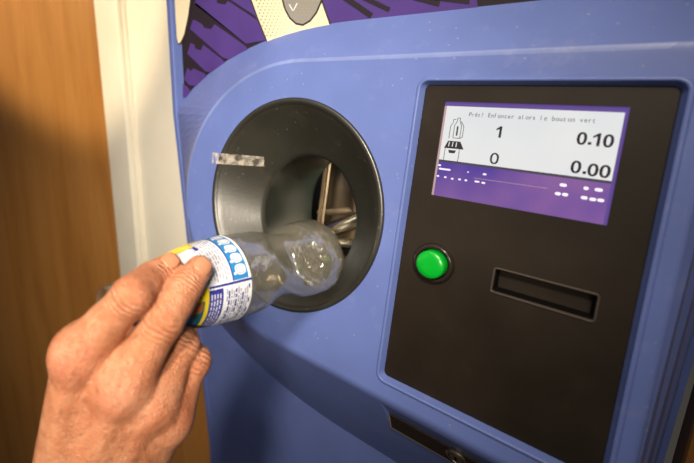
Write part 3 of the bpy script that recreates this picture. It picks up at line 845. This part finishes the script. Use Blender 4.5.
# local skin data: redness of the knuckles and tips, wrinkle phase across the joints
red = np.zeros(len(hv)); wr = np.zeros(len(hv)); wt = np.zeros(len(hv))
for n_, r_, a_ in (('im', .015, .8), ('mm', .016, .75), ('rm', .013, .6), ('pm', .012, .5), ('ip', .011, .6), ('mp', .011, .6), ('it', .010, .8), ('mt', .010, .8), ('pp', .010, .9), ('rp', .011, .6)):
    q = J[n_] + (np.array([0, 0, -.011]) if n_[1] == 'm' else 0)
    red = np.maximum(red, a_ * np.exp(-(np.linalg.norm(hv - q, axis=1) / r_) ** 2 * (1 if n_[1] != 't' else .8)))
for a, b, sg, lam in (('im', 'ip', .0075, .0030), ('mm', 'mp', .0080, .0032), ('ip', 'id', .004, .0022), ('mp', 'md', .0045, .0024), ('rm', 'rp', .007, .003), ('pm', 'pp', .006, .0028)):
    ax = J[b] - J[a]; ax /= np.linalg.norm(ax); q = hv - J[b]; s_ = q @ ax; dd = np.linalg.norm(q, axis=1)
    w = np.exp(-(s_ / sg) ** 2) * (dd < .022)
    u = w > wt; wr[u] = (s_ / lam)[u]; wt[u] = w[u]
for nm_, arr in (('redness', red), ('wrinkle_phase', wr), ('wrinkle_weight', wt)):
    at = me.attributes.new(nm_, 'FLOAT', 'POINT'); at.data.foreach_set('value', arr.astype(f32))
m, nt, b = new_mat('skin')
v = coords(nt)
n1 = N(nt, 'ShaderNodeTexNoise', i_Scale=55, i_Detail=6, i_Roughness=.65); nt.links.new(v, n1.inputs['Vector'])
c = ramp(nt, n1.outputs['Fac'], [(.3, (.40, .140, .062)), (.5, (.52, .210, .105)), (.7, (.62, .30, .17))])
ar = N(nt, 'ShaderNodeAttribute', attribute_name='redness')
mx = N(nt, 'ShaderNodeMixRGB'); mx.inputs['Color2'].default_value = (.62, .20, .13, 1)
mu = N(nt, 'ShaderNodeMath', operation='MULTIPLY'); mu.inputs[1].default_value = .5
nt.links.new(ar.outputs['Fac'], mu.inputs[0]); nt.links.new(mu.outputs[0], mx.inputs['Fac']); nt.links.new(c, mx.inputs['Color1'])
n2 = N(nt, 'ShaderNodeTexNoise', i_Scale=210, i_Detail=4, i_Roughness=.6); nt.links.new(v, n2.inputs['Vector'])
f2 = ramp(nt, n2.outputs['Fac'], [(.54, (0, 0, 0)), (.68, (.5, .5, .5))])
mx2 = N(nt, 'ShaderNodeMixRGB'); mx2.inputs['Color2'].default_value = (.24, .10, .05, 1)
nt.links.new(f2, mx2.inputs['Fac']); nt.links.new(mx.outputs['Color'], mx2.inputs['Color1'])
nt.links.new(mx2.outputs['Color'], b.inputs['Base Color'])
b.inputs['Roughness'].default_value = .42; b.inputs['Subsurface Weight'].default_value = .18
b.inputs['Subsurface Radius'].default_value = (.006, .002, .001); b.inputs['Subsurface Scale'].default_value = 1
aw = N(nt, 'ShaderNodeAttribute', attribute_name='wrinkle_phase'); ww = N(nt, 'ShaderNodeAttribute', attribute_name='wrinkle_weight')
nz = N(nt, 'ShaderNodeTexNoise', i_Scale=120, i_Detail=2); nt.links.new(v, nz.inputs['Vector'])
ad = N(nt, 'ShaderNodeMath', operation='MULTIPLY_ADD'); ad.inputs[1].default_value = 1.6
nt.links.new(nz.outputs['Fac'], ad.inputs[0]); nt.links.new(aw.outputs['Fac'], ad.inputs[2])
m2 = N(nt, 'ShaderNodeMath', operation='MULTIPLY'); m2.inputs[1].default_value = 2 * PI; nt.links.new(ad.outputs[0], m2.inputs[0])
sn = N(nt, 'ShaderNodeMath', operation='SINE'); nt.links.new(m2.outputs[0], sn.inputs[0])
m3 = N(nt, 'ShaderNodeMath', operation='MULTIPLY'); nt.links.new(sn.outputs[0], m3.inputs[0]); nt.links.new(ww.outputs['Fac'], m3.inputs[1])
vo = N(nt, 'ShaderNodeTexVoronoi', i_Scale=620); vo.feature = 'DISTANCE_TO_EDGE'; nt.links.new(v, vo.inputs['Vector'])
n5 = N(nt, 'ShaderNodeTexNoise', i_Scale=160, i_Detail=5); nt.links.new(v, n5.inputs['Vector'])
s1 = N(nt, 'ShaderNodeMath', operation='MULTIPLY_ADD'); s1.inputs[1].default_value = 1.2; nt.links.new(vo.outputs['Distance'], s1.inputs[0]); nt.links.new(n5.outputs['Fac'], s1.inputs[2])
s2_ = N(nt, 'ShaderNodeMath', operation='MULTIPLY_ADD'); s2_.inputs[1].default_value = .38; nt.links.new(m3.outputs[0], s2_.inputs[0]); nt.links.new(s1.outputs[0], s2_.inputs[2])
bp = N(nt, 'ShaderNodeBump'); bp.inputs['Strength'].default_value = .8; bp.inputs['Distance'].default_value = .0013
nt.links.new(s2_.outputs[0], bp.inputs['Height']); nt.links.new(bp.outputs['Normal'], b.inputs['Normal'])
M['skin'] = m
me.materials.append(m)
hand = link('hand', me); hand.location = hw_root
hand['label'] = "person's bare right hand with reddish knuckles gripping the bottle"; hand['category'] = 'hand'
mnail, nt, b = new_mat('fingernail'); b.inputs['Base Color'].default_value = (.52, .235, .135, 1); b.inputs['Roughness'].default_value = .28
b.inputs['Subsurface Weight'].default_value = .1; b.inputs['Subsurface Radius'].default_value = (.004, .002, .001)
def nail(dj, tj, side, w, l, push):
    d, t = J[dj], J[tj]; ax = t - d; ax /= np.linalg.norm(ax)
    s_ = (t - Pb) @ adir; out = t - Pb - adir * s_; out -= ax * (out @ ax); out /= np.linalg.norm(out)   # away from the bottle = back of the finger
    sd = np.cross(ax, out); c0 = t + ax * push
    NU, NV = 10, 10; rowsn = []; ln = np.linalg.norm(t - d); r0, r1 = side
    for i in range(NU + 1):
        u = -1 + 2 * i / NU; row = []
        q = c0 + ax * (u * l); h_ = float(np.clip((q - d) @ ax / ln, 0, 1)); r_ = r0 + (r1 - r0) * h_
        over = max(0., (q - t) @ ax); r_ = math.sqrt(max(1e-8, r_ * r_ - over * over))
        for k_ in range(NV + 1):
            a_ = (-1 + 2 * k_ / NV) * w * math.sqrt(max(.12, 1 - abs(u) ** 3.2))
            o_ = out * math.cos(a_) + sd * math.sin(a_)
            row.append(C2W(q + o_ * (r_ + .00025 + (.0004 if u > .6 else 0))))
        rowsn.append(row)
    b_ = MB(); b_.loops(rowsn, close=False)
    return b_.build('fingernail', mnail, hand, smooth=True, solid=.0004)
nail('id', 'it', (.0100, .0084), .74, .0052, .0012)
nail('md', 'mt', (.0104, .0088), .74, .0056, .0012)
# sleeve cuff further down the arm
mb = MB()
ca_, cb_ = camp(66, 690, .262), camp(42, 880, .290)
axs = (cb_ - ca_) / np.linalg.norm(cb_ - ca_); u1 = np.cross(axs, [0, 0, 1.]); u1 /= np.linalg.norm(u1); u2 = np.cross(axs, u1)
L = []
for t, r1, r2 in ((.10, .036, .028), (0, .040, .031), (0, .042, .033), (.5, .048, .040), (1, .056, .048)):
    c = ca_ + (cb_ - ca_) * t
    L.append([C2W(c + u1 * r1 * math.cos(a * PI / 20) + u2 * r2 * math.sin(a * PI / 20)) for a in range(40)])
mb.loops(L, cap1=True); mb.build('sleeve_cuff', M['sleeve'], hand, smooth=True)['label'] = 'dark sleeve cuff'

# ------------------------------------------------------------------ light
def area(name, loc, target, size, power, col, sy=None):
    l = bpy.data.lights.new(name, 'AREA'); l.energy = power; l.size = size; l.color = col
    if sy: l.shape = 'RECTANGLE'; l.size_y = sy
    o = bpy.data.objects.new(name, l); COL.objects.link(o); o.location = loc
    o.rotation_euler = (Vector(target) - Vector(loc)).to_track_quat('-Z', 'Y').to_euler(); return o
def spot(name, loc, target, ang, blend, power, col, rad_=.05):
    l = bpy.data.lights.new(name, 'SPOT'); l.energy = power; l.spot_size = math.radians(ang); l.spot_blend = blend; l.color = col; l.shadow_soft_size = rad_
    o = bpy.data.objects.new(name, l); COL.objects.link(o); o.location = loc
    o.rotation_euler = (Vector(target) - Vector(loc)).to_track_quat('-Z', 'Y').to_euler(); return o
spot('ceiling_spot', (.26, -.58, 2.25), (-.40, .30, 1.30), 44, 1.0, 110, (1, .86, .68), .08)
spot('funnel_fill_spot', (.50, -.85, 1.76), (-.36, .35, 1.34), 26, 1.0, 95, (1, .88, .70), .10)  # added narrow spot, only to brighten the funnel
area('left_fill', (-1.7, -1.9, 2.0), (-.4, .35, 1.3), .9, 3, (.80, .86, 1))  # added soft fill from the left front, no window behind it
area('overhead_fill', (-.30, -.35, 2.44), (-.30, -.2, 0), 1.0, 4.5, (1, .93, .82), .45)  # added overhead fill, made for reflected streaks on the bottle
def on_door(px, py):
    q = WM @ ray(px, py); nn = np.array([-math.sin(math.radians(35)), math.cos(math.radians(35)), 0]); nn = np.array([math.sin(math.radians(35)), -math.cos(math.radians(35)), 0])
    t = (np.array([xd, YW, 0]) @ nn) / (q @ nn); q = q * t; return Vector((q[0], q[1], q[2] + EYE))
sp_ = Vector((-.55, -.75, 2.38)); tg = on_door(60, -70); ed = on_door(60, 150)
half = (tg - sp_).angle(ed - sp_)
spot('door_fill_spot', sp_, tg, math.degrees(half) * 2, .35, 140, (1, .80, .52), .04)  # added spot whose cone edge stands in for a shadow line on the door
w = bpy.data.worlds.new('w'); S.world = w; w.use_nodes = True
w.node_tree.nodes['Background'].inputs['Color'].default_value = (1, .9, .78, 1)
w.node_tree.nodes['Background'].inputs['Strength'].default_value = .055

# ------------------------------------------------------------------ camera
cd = bpy.data.cameras.new('camera'); cam = bpy.data.objects.new('camera', cd); COL.objects.link(cam)
o0 = C2W((0, 0, 0)); X = C2W((1, 0, 0)) - o0; Y = -(C2W((0, 1, 0)) - o0); Z = -(C2W((0, 0, 1)) - o0)
mw = Matrix(((X.x, Y.x, Z.x, o0.x), (X.y, Y.y, Z.y, o0.y), (X.z, Y.z, Z.z, o0.z), (0, 0, 0, 1)))
cam.matrix_world = mw
cd.sensor_width = 36; cd.lens = F_PX / 694 * 36
cd.shift_x = (347 - CX) / 694; cd.shift_y = -(231.5 - CY) / 694
cd.clip_start = .01; cd.dof.use_dof = True; cd.dof.focus_distance = .37; cd.dof.aperture_fstop = 4.8
S.camera = cam
S.view_settings.view_transform = 'Standard'; S.view_settings.look = 'None'; S.view_settings.gamma = 1
S.view_settings.exposure = -.12; S.view_settings.use_curve_mapping = False
